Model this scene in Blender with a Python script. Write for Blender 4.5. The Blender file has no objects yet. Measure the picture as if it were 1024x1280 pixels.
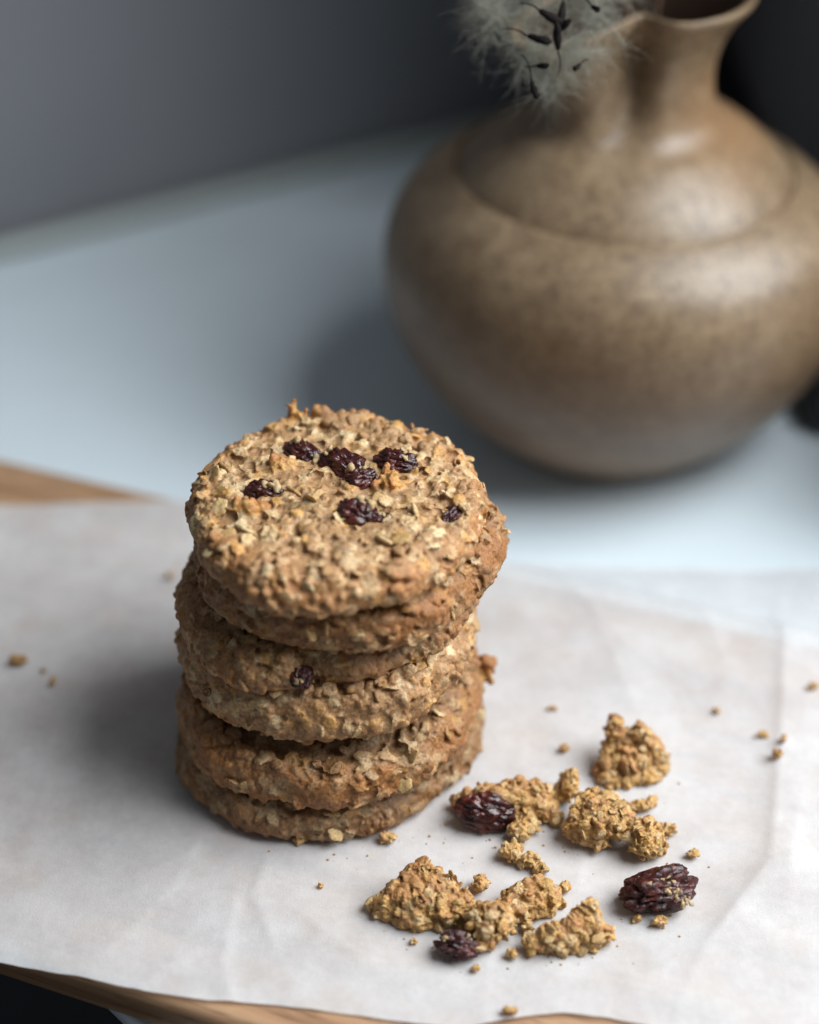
import bpy, bmesh, math, random
import numpy as np
from mathutils import Vector, Matrix, Quaternion
from mathutils.kdtree import KDTree
from mathutils.bvhtree import BVHTree

# ------------------------------------------------------------------ camera, light, exposure
S = bpy.context.scene
COL = S.collection
PITCH = math.radians(37)
FPX = 2133.0                      # focal length in pixels of a 1024 x 1280 frame
FW = np.array([0, math.cos(PITCH), -math.sin(PITCH)])
UP = np.array([0, math.sin(PITCH), math.cos(PITCH)])
RT = np.array([1.0, 0, 0])
CAM = np.array([0.0222, -0.3236, 0.3406])
cd = bpy.data.cameras.new("camera")
cam = bpy.data.objects.new("camera", cd)
COL.objects.link(cam)
cam.location = CAM
cam.rotation_euler = (math.pi / 2 - PITCH, 0, 0)
cd.sensor_fit = 'VERTICAL'
cd.sensor_height = 36.0
cd.lens = 36.0 * FPX / 1280.0
cd.clip_start, cd.clip_end = 0.01, 50
cd.dof.use_dof = True
cd.dof.focus_distance = 0.418
cd.dof.aperture_fstop = 3.9
cd.dof.aperture_blades = 0
S.camera = cam

S.view_settings.view_transform = 'Standard'
S.view_settings.look = 'None'
S.view_settings.exposure = 0.0
S.view_settings.gamma = 1.0

W = bpy.data.worlds.new("World")
S.world = W
W.use_nodes = True
W.node_tree.nodes['Background'].inputs[0].default_value = (0.80, 0.90, 1.0, 1)
W.node_tree.nodes['Background'].inputs[1].default_value = 0.145

ld = bpy.data.lights.new("window_light", 'AREA')      # the daylight of a window to the right
ld.shape = 'RECTANGLE'
ld.size, ld.size_y = 0.92, 0.80
ld.energy = 31.5
ld.color = (0.91, 0.965, 1.0)
win = bpy.data.objects.new("window_light", ld)
COL.objects.link(win)
win.location = (0.70, 0.06, 0.82)
win.rotation_euler = (Vector((0.05, 0.03, 0.03)) - win.location).to_track_quat('-Z', 'Y').to_euler()

S.cycles.max_bounces = 8
S.cycles.diffuse_bounces = 5
S.cycles.sample_clamp_indirect = 4.0


def ray(x, y):
    return FW + RT * (x - 512) / FPX - UP * (y - 640) / FPX


def at(x, y, z):
    """the point of the level z that the photograph shows at pixel x, y"""
    d = ray(x, y)
    return CAM + d * ((z - CAM[2]) / d[2])


# ------------------------------------------------------------------ helpers
def tag(o, label=None, cat=None, group=None, kind=None):
    if label: o['label'] = label
    if cat: o['category'] = cat
    if group: o['group'] = group
    if kind: o['kind'] = kind
    return o


def empty(name, loc):
    o = bpy.data.objects.new(name, None)
    o.empty_display_size = 0.01
    COL.objects.link(o)
    o.location = loc
    return o


def mesh_np(name, v, f):
    """mesh from a float array of verts and an int array of equal-sized faces"""
    me = bpy.data.meshes.new(name)
    v = np.ascontiguousarray(v, dtype=np.float32)
    f = np.ascontiguousarray(f, dtype=np.int32)
    n, k = f.shape
    me.vertices.add(len(v))
    me.vertices.foreach_set('co', v.ravel())
    me.loops.add(n * k)
    me.loops.foreach_set('vertex_index', f.ravel())
    me.polygons.add(n)
    me.polygons.foreach_set('loop_start', np.arange(0, n * k, k, dtype=np.int32))
    me.polygons.foreach_set('use_smooth', np.ones(n, dtype=bool))
    me.update(calc_edges=True)
    return me


def link(name, me, mat=None, parent=None):
    o = bpy.data.objects.new(name, me)
    COL.objects.link(o)
    if mat and not me.materials: me.materials.append(mat)
    if parent: o.parent = parent
    return o


def coords(me):
    a = np.empty(len(me.vertices) * 3, dtype=np.float32)
    me.vertices.foreach_get('co', a)
    return a.reshape(-1, 3).astype(np.float64)


def normals(me):
    a = np.empty(len(me.vertices) * 3, dtype=np.float32)
    me.vertices.foreach_get('normal', a)
    return a.reshape(-1, 3).astype(np.float64)


def set_coords(me, v):
    me.vertices.foreach_set('co', np.ascontiguousarray(v, dtype=np.float32).ravel())
    me.update()


def set_color(me, c):
    at_ = me.color_attributes.new('Col', 'FLOAT_COLOR', 'POINT')
    a = np.ones((len(c), 4), dtype=np.float32)
    a[:, :3] = c
    at_.data.foreach_set('color', a.ravel())


_rp = np.random.RandomState(7)
_perm = _rp.permutation(256)
_perm = np.concatenate([_perm, _perm, _perm])
_grad = _rp.normal(size=(256, 3))
_grad /= np.linalg.norm(_grad, axis=1)[:, None]


def noise(p):
    """gradient noise, about -0.7 .. 0.7"""
    i = np.floor(p).astype(np.int64)
    f = p - i
    u = f * f * f * (f * (f * 6 - 15) + 10)
    i &= 255
    r = np.zeros(len(p))
    for dx in (0, 1):
        for dy in (0, 1):
            for dz in (0, 1):
                h = _perm[_perm[_perm[(i[:, 0] + dx) & 255] + ((i[:, 1] + dy) & 255)] + ((i[:, 2] + dz) & 255)]
                g = _grad[h]
                d = (g * (f - np.array([dx, dy, dz]))).sum(1)
                w = (u[:, 0] if dx else 1 - u[:, 0]) * (u[:, 1] if dy else 1 - u[:, 1]) * (u[:, 2] if dz else 1 - u[:, 2])
                r += w * d
    return r


def fbm(p, o=3):
    r = 0; a = 1.0
    for k in range(o):
        r = r + a * noise(p * (2.03 ** k) + 17.3 * k)
        a *= 0.5
    return r


def ico(sub):
    bm = bmesh.new()
    bmesh.ops.create_icosphere(bm, subdivisions=sub, radius=1)
    v = np.array([p.co[:] for p in bm.verts])
    f = np.array([[q.index for q in t.verts] for t in bm.faces])
    bm.free()
    return v, f


ICO1, ICO2, ICO3, ICO5 = ico(1), ico(2), ico(3), ico(5)


def rot_to(n, spin):
    """rows: local axes a, b, n"""
    n = n / np.linalg.norm(n)
    h = np.array([1.0, 0, 0]) if abs(n[0]) < 0.8 else np.array([0, 1.0, 0])
    a = np.cross(n, h); a /= np.linalg.norm(a)
    b = np.cross(n, a)
    return np.array([a * math.cos(spin) + b * math.sin(spin), -a * math.sin(spin) + b * math.cos(spin), n])


def fuse(v, f, voxel):
    """union of closed shells into one skin (voxel remesh)"""
    me = mesh_np("shells", v, f)
    o = bpy.data.objects.new("shells", me)
    COL.objects.link(o)
    m = o.modifiers.new("r", 'REMESH')
    m.mode = 'VOXEL'; m.voxel_size = voxel; m.adaptivity = 0
    dg = bpy.context.evaluated_depsgraph_get()
    ev = o.evaluated_get(dg)
    out = bpy.data.meshes.new_from_object(ev)
    bpy.data.objects.remove(o)
    bpy.data.meshes.remove(me)
    out.polygons.foreach_set('use_smooth', np.ones(len(out.polygons), dtype=bool))
    return out


# ------------------------------------------------------------------ materials
def mat(name):
    m = bpy.data.materials.new(name)
    m.use_nodes = True
    nt = m.node_tree
    b = nt.nodes['Principled BSDF']
    return m, nt, b


def N(nt, t, **kw):
    n = nt.nodes.new(t)
    for k, v in kw.items():
        if k in n.inputs.keys(): n.inputs[k].default_value = v
        else: setattr(n, k, v)
    return n


def ramp(nt, src, stops):
    r = N(nt, 'ShaderNodeValToRGB')
    e = r.color_ramp.elements
    while len(e) < len(stops): e.new(0.5)
    for el, (p, c) in zip(e, stops):
        el.position = p; el.color = (*c, 1)
    nt.links.new(src, r.inputs[0])
    return r


def bump(nt, b, src, strength, dist):
    n = N(nt, 'ShaderNodeBump')
    n.inputs['Strength'].default_value = strength
    n.inputs['Distance'].default_value = dist
    nt.links.new(src, n.inputs['Height'])
    nt.links.new(n.outputs[0], b.inputs['Normal'])
    return n


def noise_node(nt, scale, detail=4, rough=0.6, vec=None):
    n = N(nt, 'ShaderNodeTexNoise')
    n.inputs['Scale'].default_value = scale
    n.inputs['Detail'].default_value = detail
    n.inputs['Roughness'].default_value = rough
    if vec is None:
        t = N(nt, 'ShaderNodeTexCoord'); vec = t.outputs['Object']
    nt.links.new(vec, n.inputs['Vector'])
    return n


def mix_col(nt, a, b_, fac, mode='MIX'):
    n = N(nt, 'ShaderNodeMix', data_type='RGBA', blend_type=mode)
    for i, s in ((0, fac), (6, a), (7, b_)):
        if hasattr(s, 'links'): nt.links.new(s, n.inputs[i])
        else: n.inputs[i].default_value = s if i == 0 else (*s, 1)
    return n.outputs[2]


def cookie_material():
    m, nt, b = mat("baked oat dough")
    a = N(nt, 'ShaderNodeVertexColor', layer_name='Col')
    n1 = noise_node(nt, 1400, 3, 0.65)
    r1 = ramp(nt, n1.outputs[0], [(0.30, (0.58, 0.50, 0.41)), (0.50, (0.95, 0.95, 0.95)), (0.72, (1.25, 1.22, 1.15))])
    nt.links.new(mix_col(nt, a.outputs[0], r1.outputs[0], 1.0, 'MULTIPLY'), b.inputs['Base Color'])
    b.inputs['Roughness'].default_value = 0.48
    b.inputs['Specular IOR Level'].default_value = 0.45
    b.inputs['Subsurface Weight'].default_value = 0.10
    b.inputs['Subsurface Radius'].default_value = (1.0, 0.5, 0.22)
    b.inputs['Subsurface Scale'].default_value = 0.0014
    n2 = noise_node(nt, 1900, 4, 0.7)
    bump(nt, b, n2.outputs[0], 0.55, 0.0005)
    return m


def oat_material():
    m, nt, b = mat("rolled oat")
    oi = N(nt, 'ShaderNodeObjectInfo')
    r = ramp(nt, oi.outputs['Random'], [(0, (0.36, 0.20, 0.08)), (0.35, (0.47, 0.30, 0.125)), (0.7, (0.55, 0.38, 0.18)), (1, (0.60, 0.46, 0.26))])
    n1 = noise_node(nt, 1755, 3, 0.6)
    r1 = ramp(nt, n1.outputs[0], [(0.32, (0.72, 0.62, 0.50)), (0.60, (1.05, 1.05, 1.05))])
    nt.links.new(mix_col(nt, r.outputs[0], r1.outputs[0], 1.0, 'MULTIPLY'), b.inputs['Base Color'])
    b.inputs['Roughness'].default_value = 0.55
    b.inputs['Specular IOR Level'].default_value = 0.35
    bump(nt, b, n1.outputs[0], 0.5, 0.0004)
    return m


def raisin_material():
    m, nt, b = mat("raisin skin")
    n1 = noise_node(nt, 420, 4, 0.65)
    r1 = ramp(nt, n1.outputs[0], [(0.34, (0.014, 0.0030, 0.0030)), (0.52, (0.050, 0.0095, 0.0085)), (0.68, (0.13, 0.030, 0.020)), (0.88, (0.24, 0.095, 0.055))])
    nt.links.new(r1.outputs[0], b.inputs['Base Color'])
    b.inputs['Roughness'].default_value = 0.22
    b.inputs['Specular IOR Level'].default_value = 0.50
    n2 = noise_node(nt, 1000, 4, 0.65)
    bump(nt, b, n2.outputs[0], 0.6, 0.0006)
    return m


def vase_material():
    m, nt, b = mat("stoneware glaze")
    tc = N(nt, 'ShaderNodeTexCoord')
    sep = N(nt, 'ShaderNodeSeparateXYZ')
    nt.links.new(tc.outputs['Object'], sep.inputs[0])
    big = noise_node(nt, 17, 3, 0.6)
    mid = noise_node(nt, 130, 5, 0.7)
    fine = noise_node(nt, 560, 4, 0.75)
    basec = ramp(nt, mid.outputs[0], [(0.28, (0.150, 0.098, 0.057)), (0.50, (0.225, 0.155, 0.092)), (0.74, (0.29, 0.21, 0.130))])
    speck = ramp(nt, fine.outputs[0], [(0.36, (0.52, 0.45, 0.38)), (0.50, (1, 1, 1)), (0.66, (1.30, 1.27, 1.18))])
    c = mix_col(nt, basec.outputs[0], speck.outputs[0], 0.85, 'MULTIPLY')
    # iron-brown bloom in a broad irregular belt round the lower belly
    hz = N(nt, 'ShaderNodeMath', operation='MULTIPLY_ADD')
    nt.links.new(big.outputs[0], hz.inputs[0]); hz.inputs[1].default_value = 0.05
    nt.links.new(sep.outputs[2], hz.inputs[2])
    belt = ramp(nt, hz.outputs[0], [(0.040, (0, 0, 0)), (0.062, (1, 1, 1)), (0.085, (0.9, 0.9, 0.9)), (0.115, (0, 0, 0))])
    c = mix_col(nt, c, (0.080, 0.040, 0.018), N_mul(nt, belt.outputs[0], 0.60))
    # greyer tint near the foot, painting in the table's reflection
    foot = ramp(nt, hz.outputs[0], [(0.036, (1, 1, 1)), (0.060, (0, 0, 0))])
    c = mix_col(nt, c, (0.17, 0.115, 0.085), N_mul(nt, foot.outputs[0], 0.6))
    # orange flush of the firing round the neck
    fl = ramp(nt, hz.outputs[0], [(0.125, (0, 0, 0)), (0.145, (1, 1, 1)), (0.162, (0.6, 0.6, 0.6)), (0.175, (0, 0, 0))])
    fx = ramp(nt, sep.outputs[0], [(0.000, (0, 0, 0)), (0.035, (1, 1, 1))])
    c = mix_col(nt, c, (0.31, 0.165, 0.075), N_mul(nt, mix_col(nt, fl.outputs[0], fx.outputs[0], 1.0, 'MULTIPLY'), 0.75))
    nt.links.new(c, b.inputs['Base Color'])
    rr = ramp(nt, fine.outputs[0], [(0.3, (0.45,) * 3), (0.7, (0.32,) * 3)])
    nt.links.new(rr.outputs[0], b.inputs['Roughness'])
    b.inputs['Specular IOR Level'].default_value = 0.50
    bump(nt, b, fine.outputs[0], 0.22, 0.0008)
    return m


def N_mul(nt, s, k):
    n = N(nt, 'ShaderNodeMath', operation='MULTIPLY')
    nt.links.new(s, n.inputs[0]); n.inputs[1].default_value = k
    return n.outputs[0]


def wood_material():
    m, nt, b = mat("oak board")
    tc = N(nt, 'ShaderNodeTexCoord')
    mp = N(nt, 'ShaderNodeMapping')
    mp.inputs['Scale'].default_value = (9, 130, 130)
    nt.links.new(tc.outputs['Object'], mp.inputs[0])
    g = noise_node(nt, 1.0, 6, 0.62, mp.outputs[0])
    r = ramp(nt, g.outputs[0], [(0.28, (0.20, 0.10, 0.052)), (0.48, (0.36, 0.205, 0.11)), (0.70, (0.47, 0.295, 0.17))])
    nt.links.new(r.outputs[0], b.inputs['Base Color'])
    b.inputs['Roughness'].default_value = 0.5
    mp2 = N(nt, 'ShaderNodeMapping'); mp2.inputs['Scale'].default_value = (60, 900, 900)
    nt.links.new(tc.outputs['Object'], mp2.inputs[0])
    g2 = noise_node(nt, 1.0, 3, 0.6, mp2.outputs[0])
    pr_ = ramp(nt, g2.outputs[0], [(0.34, (0.45, 0.40, 0.36)), (0.46, (1, 1, 1))])
    nt.links.new(mix_col(nt, r.outputs[0], pr_.outputs[0], 0.8, 'MULTIPLY'), b.inputs['Base Color'])
    bump(nt, b, g2.outputs[0], 0.4, 0.0004)
    return m


def paper_material():
    m, nt, b = mat("baking parchment")
    n1 = noise_node(nt, 38, 4, 0.6)
    n2 = noise_node(nt, 2025, 3, 0.7)
    n3 = noise_node(nt, 420, 3, 0.7)
    c1 = ramp(nt, n1.outputs[0], [(0.33, (0.80, 0.785, 0.785)), (0.66, (0.86, 0.855, 0.855))])
    c2 = ramp(nt, n2.outputs[0], [(0.3, (0.93,) * 3), (0.7, (1.0,) * 3)])
    c3 = ramp(nt, n3.outputs[0], [(0.32, (0.93,) * 3), (0.68, (1.0,) * 3)])
    col = mix_col(nt, c1.outputs[0], c2.outputs[0], 1.0, 'MULTIPLY')
    col = mix_col(nt, col, c3.outputs[0], 1.0, 'MULTIPLY')
    nt.links.new(col, b.inputs['Base Color'])
    b.inputs['Roughness'].default_value = 0.5
    b.inputs['Specular IOR Level'].default_value = 0.25
    bump(nt, b, n2.outputs[0], 0.35, 0.0004)
    tr = N(nt, 'ShaderNodeBsdfTranslucent')
    nt.links.new(col, tr.inputs[0])
    tp = N(nt, 'ShaderNodeBsdfTransparent')
    m1 = N(nt, 'ShaderNodeMixShader'); m1.inputs[0].default_value = 0.34
    nt.links.new(b.outputs[0], m1.inputs[1]); nt.links.new(tr.outputs[0], m1.inputs[2])
    # waxed thin sheet: more of what lies below shows where it lies close
    n4 = noise_node(nt, 60, 5, 0.65)
    thin = ramp(nt, n4.outputs[0], [(0.33, (0.10,) * 3), (0.70, (0.34,) * 3)])
    m2 = N(nt, 'ShaderNodeMixShader')
    nt.links.new(thin.outputs[0], m2.inputs[0])
    nt.links.new(m1.outputs[0], m2.inputs[1]); nt.links.new(tp.outputs[0], m2.inputs[2])
    nt.links.new(m2.outputs[0], nt.nodes['Material Output'].inputs[0])
    return m


def plain_material(name, c, rough, spec=0.5, var=0.06, scale=30, bumpy=0.05):
    m, nt, b = mat(name)
    n = noise_node(nt, scale, 4, 0.6)
    lo = tuple(x * (1 - var) for x in c); hi = tuple(min(1, x * (1 + var)) for x in c)
    r = ramp(nt, n.outputs[0], [(0.3, lo), (0.7, hi)])
    nt.links.new(r.outputs[0], b.inputs['Base Color'])
    b.inputs['Roughness'].default_value = rough
    b.inputs['Specular IOR Level'].default_value = spec
    if bumpy: bump(nt, b, n.outputs[0], bumpy, 0.002)
    return m


def fluff_material():
    m, nt, b = mat("silky seed hair")
    n = noise_node(nt, 60, 2)
    r = ramp(nt, n.outputs[0], [(0.35, (0.40, 0.395, 0.33)), (0.65, (0.56, 0.55, 0.47))])
    d = N(nt, 'ShaderNodeBsdfDiffuse'); t = N(nt, 'ShaderNodeBsdfTranslucent')
    nt.links.new(r.outputs[0], d.inputs[0]); nt.links.new(r.outputs[0], t.inputs[0])
    mx = N(nt, 'ShaderNodeMixShader'); mx.inputs[0].default_value = 0.45
    nt.links.new(d.outputs[0], mx.inputs[1]); nt.links.new(t.outputs[0], mx.inputs[2])
    nt.links.new(mx.outputs[0], nt.nodes['Material Output'].inputs[0])
    return m


M_COOKIE = cookie_material()
M_OAT = oat_material()
M_RAISIN = raisin_material()
M_VASE = vase_material()
M_WOOD = wood_material()
M_PAPER = paper_material()
M_TABLE = plain_material("white painted table", (0.65, 0.72, 0.76), 0.20, 0.5, 0.03, 14, 0.03)
M_WALL = plain_material("grey wall", (0.20, 0.205, 0.22), 0.8, 0.3, 0.05, 6, 0.05)
M_DARK = plain_material("dark wall", (0.20, 0.185, 0.185), 0.7, 0.3, 0.15, 6, 0.05)
M_SHADE = plain_material("painted shade", (0.020, 0.020, 0.024), 0.5, 0.3, 0.15, 6, 0.05)
M_INSIDE = plain_material("dark vase inside", (0.035, 0.018, 0.010), 0.85, 0.2, 0.2, 90, 0.1)  # inside of the vase, much darker brown than its outside
M_TRIM = plain_material("pale trim", (0.33, 0.355, 0.34), 0.5, 0.4, 0.05, 12, 0.03)
M_FLOOR = plain_material("dark floor", (0.016, 0.018, 0.021), 0.7, 0.3, 0.2, 9, 0.05)
M_FLUFF = fluff_material()
M_SEED = plain_material("dark seed", (0.008, 0.005, 0.0045), 0.8, 0.15, 0.3, 700, 0.2)
M_STEM = plain_material("dry stem", (0.14, 0.085, 0.055), 0.7, 0.3, 0.3, 300, 0.2)


# ------------------------------------------------------------------ setting
def prism(name, poly, z0, z1, m, bev=0.0, seg=3, parent=None, cuts=0):
    bm = bmesh.new()
    lo = [bm.verts.new((x, y, z0)) for x, y in poly]
    hi = [bm.verts.new((x, y, z1)) for x, y in poly]
    n = len(poly)
    bm.faces.new(lo[::-1]); bm.faces.new(hi)
    for i in range(n):
        bm.faces.new((lo[i], lo[(i + 1) % n], hi[(i + 1) % n], hi[i]))
    if bev:
        bmesh.ops.bevel(bm, geom=bm.edges[:] , offset=bev, segments=seg, profile=0.5, affect='EDGES', clamp_overlap=True)
    bmesh.ops.recalc_face_normals(bm, faces=bm.faces[:])
    me = bpy.data.meshes.new(name)
    bm.to_mesh(me); bm.free()
    for p in me.polygons: p.use_smooth = bool(bev)
    o = link(name, me, m, parent)
    if bev:
        wn = o.modifiers.new("wn", 'WEIGHTED_NORMAL'); wn.keep_sharp = True
    return o


fl = prism("floor", [(-3, -3), (3, -3), (3, 3), (-3, 3)], -0.80, -0.75, M_FLOOR)
tag(fl, "dark floor far below the table edge", None, None, 'structure')

E1 = (-0.0475 - 0.20, -0.0677 + 0.20); E2 = (-0.0475 + 0.16, -0.0677 - 0.163)
table = prism("table", [E1, E2, (0.62, -0.24), (0.62, 0.62), (-0.2475, 0.62)], -0.006, 0.0, M_TABLE, 0.002, 3)
tag(table, "glossy white painted table under the board and the vase", "table")

wd = np.array([0.1733, 0.1045]); wd /= np.linalg.norm(wd); wn_ = np.array([-wd[1], wd[0]])
p0 = np.array([-0.1481, 0.3081])
wa, wb = p0 - wd * 0.12, p0 + wd * 0.60
wall = prism("wall", [tuple(wa), tuple(wb), tuple(wb + wn_ * 0.05), tuple(wa + wn_ * 0.05)], -0.03, 0.60, M_WALL, 0, 0)
tag(wall, "grey wall behind the table", None, None, 'structure')
q = wn_ * -0.010
tr_ = prism("skirting_or_shade_strip", [tuple(wa + q), tuple(wb + q), tuple(wb - wn_ * 0.0005), tuple(wa - wn_ * 0.0005)], 0.0005, 0.008, M_TRIM, 0.004, 3, wall)

wr = prism("wall", [(0.180, 0.180), (0.300, 0.165), (0.300, 0.60), (0.180, 0.60)], 0.0005, 0.60, M_DARK, 0.004, 3)
tag(wr, "dark wall end at the right behind the vase", None, None, 'structure')

lg = prism("skirting_or_shade_strip", [(0.1625, 0.172), (0.1795, 0.168), (0.1795, 0.60), (0.1625, 0.60)], 0.0005, 0.020, M_SHADE, 0.004, 3, wr)  # near-black strip that stands in for soft shade on the table

le = prism("shade_block", [(0.206, 0.090), (0.2995, 0.080), (0.2995, 0.162), (0.206, 0.172)], 0.0005, 0.105, M_DARK, 0.004, 3, wr)  # added unseen block, there to shade the table right of the vase

# wooden board, turned a little on the table
BS = -0.37                                       # slope of its long edges
bu = np.array([1, BS]); bu /= np.linalg.norm(bu); bv = np.array([-bu[1], bu[0]])
BACK = np.array([-0.1144, 0.1422]); FRONT = np.array([-0.0600, -0.0674])
BOARD_T = 0.0130
dback = BACK @ bv; dfront = FRONT @ bv
bc = bu * 0.03 + bv * (dback + dfront) / 2
hw = (dback - dfront) / 2; hl = 0.25
board = prism("cutting_board", [(-hl, -hw), (hl, -hw), (hl, hw), (-hl, hw)], 0.0004, BOARD_T, M_WOOD, 0.0035, 4)
board.location = (bc[0], bc[1], 0); board.rotation_euler = (0, 0, math.atan2(bu[1], bu[0]))
tag(board, "brown wooden board lying askew under the parchment paper", "board")


# ------------------------------------------------------------------ parchment
def poly_at(pts, z): return [at(x, y, z)[:2] for x, y in pts]


PF = [(-0.20, -0.040), (-0.12, -0.0560)] + [tuple(p) for p in poly_at([(0, 1204), (60, 1216), (110, 1224), (180, 1240), (260, 1252), (330, 1256), (400, 1263), (460, 1272), (520, 1281), (580, 1287), (640, 1275), (700, 1269), (760, 1274), (830, 1288), (960, 1305)], 0.0135)] + [(0.24, -0.09)]
PB = [(-0.20, 0.1105), (-0.1089, 0.1135), (-0.0503, 0.1163), (0.0, 0.110), (0.0547, 0.1000), (0.1000, 0.0975), (0.1390, 0.0960), (0.1400, 0.0972), (0.1518, 0.0975), (0.24, 0.095)]
FOLD = poly_at([(981, 700), (979, 815), (975, 923), (966, 1040), (961, 1080), (920, 1134), (884, 1180), (850, 1250)], 0.0135)
CREASES = [(FOLD, 0.0015, 0.0032, 0.014),
           (poly_at([(961, 1080), (1023, 1090), (1100, 1110)], 0.0135), 0.0007, 0.004, 0.006),
           (poly_at([(338, 1062), (324, 1098), (316, 1122), (345, 1190)], 0.0135), 0.0006, 0.002, 0.008),
           (poly_at([(361, 1132), (406, 1168), (470, 1215)], 0.0135), 0.0005, 0.003, 0.006),
           (poly_at([(884, 1180), (800, 1225), (640, 1262)], 0.0135), 0.0006, 0.004, 0.010),
           (poly_at([(-20, 960), (120, 905), (230, 860)], 0.0135), 0.0009, 0.008, 0.012),
           (poly_at([(-20, 760), (90, 790), (220, 800)], 0.0135), 0.0007, 0.009, 0.010),
           (poly_at([(640, 830), (760, 800), (900, 850)], 0.0135), 0.0006, 0.004, 0.009),
           (poly_at([(700, 720), (740, 760), (800, 900)], 0.0135), 0.0006, 0.004, 0.006)]


_rc = np.random.RandomState(5)
for _k in range(22):                                 # fine creases of a sheet that was once folded and crumpled
    _c = np.array([_rc.uniform(-0.10, 0.15), _rc.uniform(-0.08, 0.10)]); _a = _rc.uniform(0, math.pi)
    _d = np.array([math.cos(_a), math.sin(_a)]) * _rc.uniform(0.012, 0.035)
    _m = _c + np.array([-_d[1], _d[0]]) * _rc.uniform(-0.2, 0.2)
    CREASES.append(([_c - _d, _m, _c + _d], _rc.uniform(0.0002, 0.00045), 0.0016, _rc.uniform(0.002, 0.006)))


def paper_z(x, y):
    x = np.atleast_1d(np.asarray(x, float)); y = np.atleast_1d(np.asarray(y, float))
    P = np.stack([x, y], 1)
    d = (P - BACK) @ bv                            # beyond the board's back edge
    t = np.clip(d / 0.020, 0, 1); t = t * t * (3 - 2 * t)
    z = (BOARD_T + 0.0006) * (1 - t) + 0.0010 * t
    d2 = (FRONT - P) @ bv                          # overhang in front droops a little
    z = z - np.clip(d2, 0, 1) ** 1.5 * 1.2
    w = np.zeros(len(x))
    for pl, amp, wl, wr_ in CREASES:
        pl = np.array(pl)
        best = np.full(len(x), 9.0); sgn = np.ones(len(x)); fade = np.zeros(len(x))
        L = np.concatenate([[0], np.cumsum(np.linalg.norm(np.diff(pl, axis=0), axis=1))])
        for k in range(len(pl) - 1):
            a, b_ = pl[k], pl[k + 1]
            e = b_ - a; l = np.linalg.norm(e)
            tt = np.clip(((P - a) @ e) / l ** 2, 0, 1)
            c = a + tt[:, None] * e
            dd = np.linalg.norm(P - c, axis=1)
            cr = e[0] * (P[:, 1] - a[1]) - e[1] * (P[:, 0] - a[0])
            m = dd < best
            best[m] = dd[m]; sgn[m] = np.sign(cr[m])
            s = (L[k] + tt * l) / L[-1]
            fade[m] = np.minimum(1, np.minimum(s[m], 1 - s[m]) * 5 + 0.15)
        ww = np.where(sgn > 0, wr_, wl)
        w += amp * np.exp(-best / ww) * fade
    q3 = np.stack([x * 28, y * 28, np.full(len(x), 3.3)], 1)
    w += 0.00055 * (fbm(q3, 3) + 0.45)
    q4 = np.stack([x * 120, y * 120, np.full(len(x), 8.3)], 1)
    w += 0.00012 * (noise(q4) + 0.5)
    # weighed down under the stack
    r = np.hypot(x - 0.001, y - 0.011)
    w *= np.clip((r - 0.030) / 0.022, 0.04, 1)
    return z + np.clip(w, 0, 1)


def pz(x, y): return float(paper_z([x], [y])[0])


def build_paper():
    nx, ny = 400, 230
    xs = np.linspace(-0.185, 0.225, nx)
    yf = np.interp(xs, [p[0] for p in PF], [p[1] for p in PF])
    yb = np.interp(xs, [p[0] for p in PB], [p[1] for p in PB])
    yf = yf + 0.0004 * np.array([noise(np.array([[x * 160, 0.5, 0.1]]))[0] for x in xs])
    yb = yb + 0.0006 * np.array([noise(np.array([[x * 110, 4.5, 0.1]]))[0] for x in xs])
    t = np.linspace(0, 1, ny)
    X = np.repeat(xs[:, None], ny, 1); Y = yf[:, None] + (yb - yf)[:, None] * t[None, :]
    Z = paper_z(X.ravel(), Y.ravel()).reshape(X.shape)
    v = np.stack([X, Y, Z], -1).reshape(-1, 3)
    i = np.arange(nx * ny).reshape(nx, ny)
    f = np.stack([i[:-1, :-1], i[1:, :-1], i[1:, 1:], i[:-1, 1:]], -1).reshape(-1, 4)
    o = link("parchment_paper", mesh_np("parchment_paper", v, f), M_PAPER)
    tag(o, "creased white parchment paper spread over the wooden board", "paper")
    return o


paper = build_paper()

# ------------------------------------------------------------------ oats, raisins
DOUGH = np.array([0.325, 0.184, 0.084])
PALE = np.array([0.54, 0.38, 0.20])
WHITE = np.array([0.66, 0.52, 0.31])
GOLD = np.array([0.52, 0.285, 0.085])
BROWN = np.array([0.31, 0.124, 0.033])
INNER = np.array([0.50, 0.290, 0.098])


def oat_mesh(seed):
    """a single rolled oat: thin oval with a ragged rim, a crease and a slight curl (mm in, m out)"""
    rs = np.random.RandomState(seed)
    v, f = ICO3
    v = v.copy()
    a, b_, c = 2.1 + rs.rand() * 0.7, 1.5 + rs.rand() * 0.5, 0.42 + rs.rand() * 0.22
    ang = np.arctan2(v[:, 1], v[:, 0])
    rim = 1 + 0.10 * np.sin(2 * ang + rs.rand() * 6) + 0.07 * np.sin(5 * ang + rs.rand() * 6) + 0.05 * np.sin(9 * ang + rs.rand() * 6)
    r = np.hypot(v[:, 0], v[:, 1]) ** 0.75 * rim
    p = np.stack([np.cos(ang) * r * a, np.sin(ang) * r * b_, np.sign(v[:, 2]) * np.abs(v[:, 2]) ** 0.8 * c], 1)
    p[:, 2] += 0.05 * (rs.rand() - 0.3) * p[:, 0] ** 2 - 0.25 * np.exp(-(p[:, 1] / 0.25) ** 2) * (v[:, 2] > 0)
    p[:, 2] += 0.22 * fbm(p * 0.8 + rs.rand(3) * 50, 2)
    return mesh_np("oat_flake", p * 0.001, f)


OATS = [oat_mesh(40 + k) for k in range(8)]


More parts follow.
